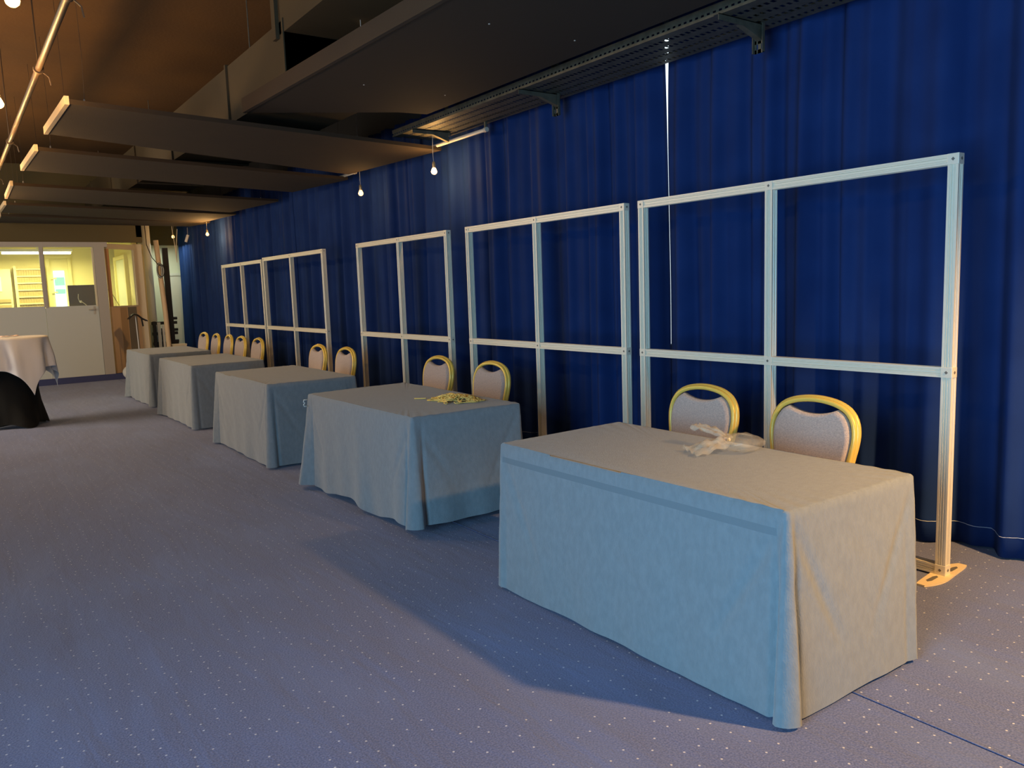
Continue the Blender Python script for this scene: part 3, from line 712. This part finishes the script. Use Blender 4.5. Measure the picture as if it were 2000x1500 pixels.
# ------------------------------------------------------------------ things on the tables
# clear plastic bag
loc = (2.86, 2.30, .756)
t = thing('plastic_bag', loc, 'crumpled clear plastic bag lying on the nearest grey table', 'bag')
random.seed(3)
rows = []
for i in range(15):
    a = -PI/2 + PI*i/14; row = []
    for j in range(28):
        b = 2*PI*j/28; n_ = 1 + .22*noise.noise(Vector((math.cos(b)*2.2, math.sin(b)*2.2, a*1.8 + 4)))
        row.append((.105*n_*math.cos(a)*math.cos(b), .100*n_*math.cos(a)*math.sin(b) - .02, .036 + .038*math.sin(a)*n_))
    rows.append(row)
MB().grid(rows, False, True).build('bag_body', PLASTIC, t, smooth='all')
def sheet(p0, p1, w0, w1, hh, seed, name):
    rows = []
    p0, p1 = Vector(p0), Vector(p1); d = (p1 - p0); sd = Vector((-d.y, d.x, 0)).normalized()
    for i in range(15):
        u = i/14; row = []
        for j in range(12):
            v = j/11*2 - 1; w_ = w0 + (w1 - w0)*u
            q = p0 + d*u + sd*v*w_; q = q + Vector((0, 0, hh*math.sin(PI*min(1, u*1.1))*(.5 + .5*math.cos(v*2.4)) + .012*noise.noise(Vector((u*5, v*3, seed)))*2 + .010*math.cos(v*9)*u))
            q.z = max(.002, q.z); row.append(tuple(q))
        rows.append(row)
    o = MB().grid(rows).build(name, PLASTIC, t, smooth='all'); o.modifiers.new('s', 'SOLIDIFY').thickness = .0015
sheet((-.01, .03, .05), (-.01, .235, .085), .022, .042, .015, 2, 'bag_flap')
sheet((-.03, .00, .03), (-.215, .09, .012), .035, .085, .035, 9, 'bag_flap')
# tangle of yellow string
loc = (2.83, 4.70, .752)
t = thing('string_tangle', loc, 'flat tangle of pale yellow string on the second grey table', 'string')
random.seed(11)
m = MB()
for k in range(90):
    a0 = random.uniform(0, 2*PI); cx = random.gauss(0, .08); cy = random.gauss(0, .12)
    R_ = random.uniform(.015, .06); pts = []; n = 14; dr = random.uniform(-.02, .02)
    for i in range(n):
        a = a0 + i*.55; x = cx + R_*math.cos(a)*(1 + .05*i*dr) + dr*i*.4; y = cy + R_*1.3*math.sin(a) + random.uniform(-.004, .004)
        an_ = math.atan2(y, x); lim = .75 + .35*noise.noise(Vector((math.cos(an_)*2.1, math.sin(an_)*2.1, 3.0)))*2; q = ((x/.19)**2 + (y/.27)**2)/lim**2
        if q > 1: x, y = x/math.sqrt(q), y/math.sqrt(q); q = 1
        pts.append((x, y, 0.004 + .04*(1 - q) * random.uniform(.25, 1)))
    m.tube(pts, .0032, 5)
m.build('string', STRAW, t, smooth='all')['kind'] = 'stuff'
MB().tube([(-.12, .20, .006), (-.16, .245, .004), (-.175, .27, .004)], .0045, 6).build('loose_end', STRAW, t)
# white clip on the left corner of the second table
loc = (2.180, 5.875, .66)
t = thing('table_clip', loc, 'small white clip on the left corner of the second grey table', 'clip')
MB().tube([(.03, .0, .05), (0, .0, .05), (-.004, .0, .034), (.008, .0, .028), (-.004, .0, .014), (.0, 0, .0), (.028, 0, .0)], .004, 6).build('clip', WHITE, t, smooth='all')

# ------------------------------------------------------------------ tall round table at the left
loc = (.60, 11.60, 0)
t = thing('cocktail_table', loc, 'tall round table in a black stretch cover, at the left edge', 'table')
R0 = .415; rows = []
K = 96
for z, rr, ft in ((1.10, R0, 0), (1.02, R0 - .025, 0), (.9, .345, .02), (.75, .30, .05), (.6, .275, .10), (.45, .27, .2), (.3, .285, .4), (.18, .31, .65), (.08, .33, .9), (.0, .345, 1.0)):
    ring = []
    for j in range(K):
        a = 2*PI*j/K + .2; lob = abs(math.cos(2*(a - .35)))**3   # four stretched feet
        r_ = rr*(1 - .20*ft*(1 - lob)) + .03*ft*lob
        zz = z + (.055*(1 - lob)*max(0, 1 - z/.2) if z < .2 else 0)
        ring.append((r_*math.cos(a), r_*math.sin(a), zz + .004))
    rows.append(ring)
MB().grid(rows, False, True).build('stretch_cover', STRETCH, t, smooth='all')
MB().lathe([(R0 - .01, 1.08), (R0, 1.09), (R0, 1.105), (.005, 1.106)], (0, 0, 0), 64).build('tabletop', LAMIN, t)
MB().tube([(0, 0, .03), (0, 0, 1.08)], .03, 12).build('pole', STEEL, t)
for k in range(4):
    a = .35 + k*PI/2; MB().tube([(0, 0, .05), (.33*math.cos(a), .33*math.sin(a), .02)], .015, 8).build('leg', STEEL, t)
loc = (.60, 11.60, 1.11)
hs = .80; rot = math.radians(-70 + 45) ; rows = []
for i in range(60):
    row = []
    for j in range(200):
        th = 2*PI*j/200; q = (th - (rot + PI/4)) % (PI/2); q = min(q, PI/2 - q)   # angle from nearest cloth corner
        dm = hs/math.cos(PI/4 - q)
        # fine sampling below the table edge
        d_ = R0*(i/14) if i <= 14 else R0 + (dm - R0)*(i - 14)/45
        if d_ <= R0: row.append((d_*math.cos(th), d_*math.sin(th), .002 + .002*math.sin(th*3)*(d_/R0))); continue
        e = d_ - R0; tt = e/(dm - R0)
        corner = math.exp(-(q/.30)**2)
        wv = math.sin(th*12 + 1.2*math.sin(th*3)) * .038*min(1, e/.25) * (1 - .5*corner)
        rr = R0 + .012 + .07*e + wv + .10*e*corner
        sw = -.35*e*math.sin(4*(th - (rot + PI/4)))*.35
        row.append((rr*math.cos(th + sw), rr*math.sin(th + sw), -.004 - e*.97 + .002))
    rows.append(row)
o = MB().grid(rows, False, True).build('tablecloth', NAPERY, None, smooth='all'); o.location = loc
o.modifiers.new('s', 'SOLIDIFY').thickness = .003
tag(o, 'white cloth hanging in pointed corners over the tall round table', 'tablecloth')
loc = (.62, 11.75, 1.116)
t = thing('paper_napkin', loc, 'crumpled pinkish napkin on top of the tall round table', 'napkin')
MB().grid([[(-.10 + .2*i/10, -.06 + .12*j/8, .004 + .02*abs(noise.noise(Vector((i*.5, j*.6, 3.3)))) ) for j in range(9)] for i in range(11)]).build('napkin', mat('pale_pink_paper', (.80, .66, .62), .8), t, smooth='all')
t.children[-1].modifiers.new('s', 'SOLIDIFY').thickness = .003

for o in list(bpy.data.objects):
    if o.type == 'EMPTY': o.empty_display_size = .05
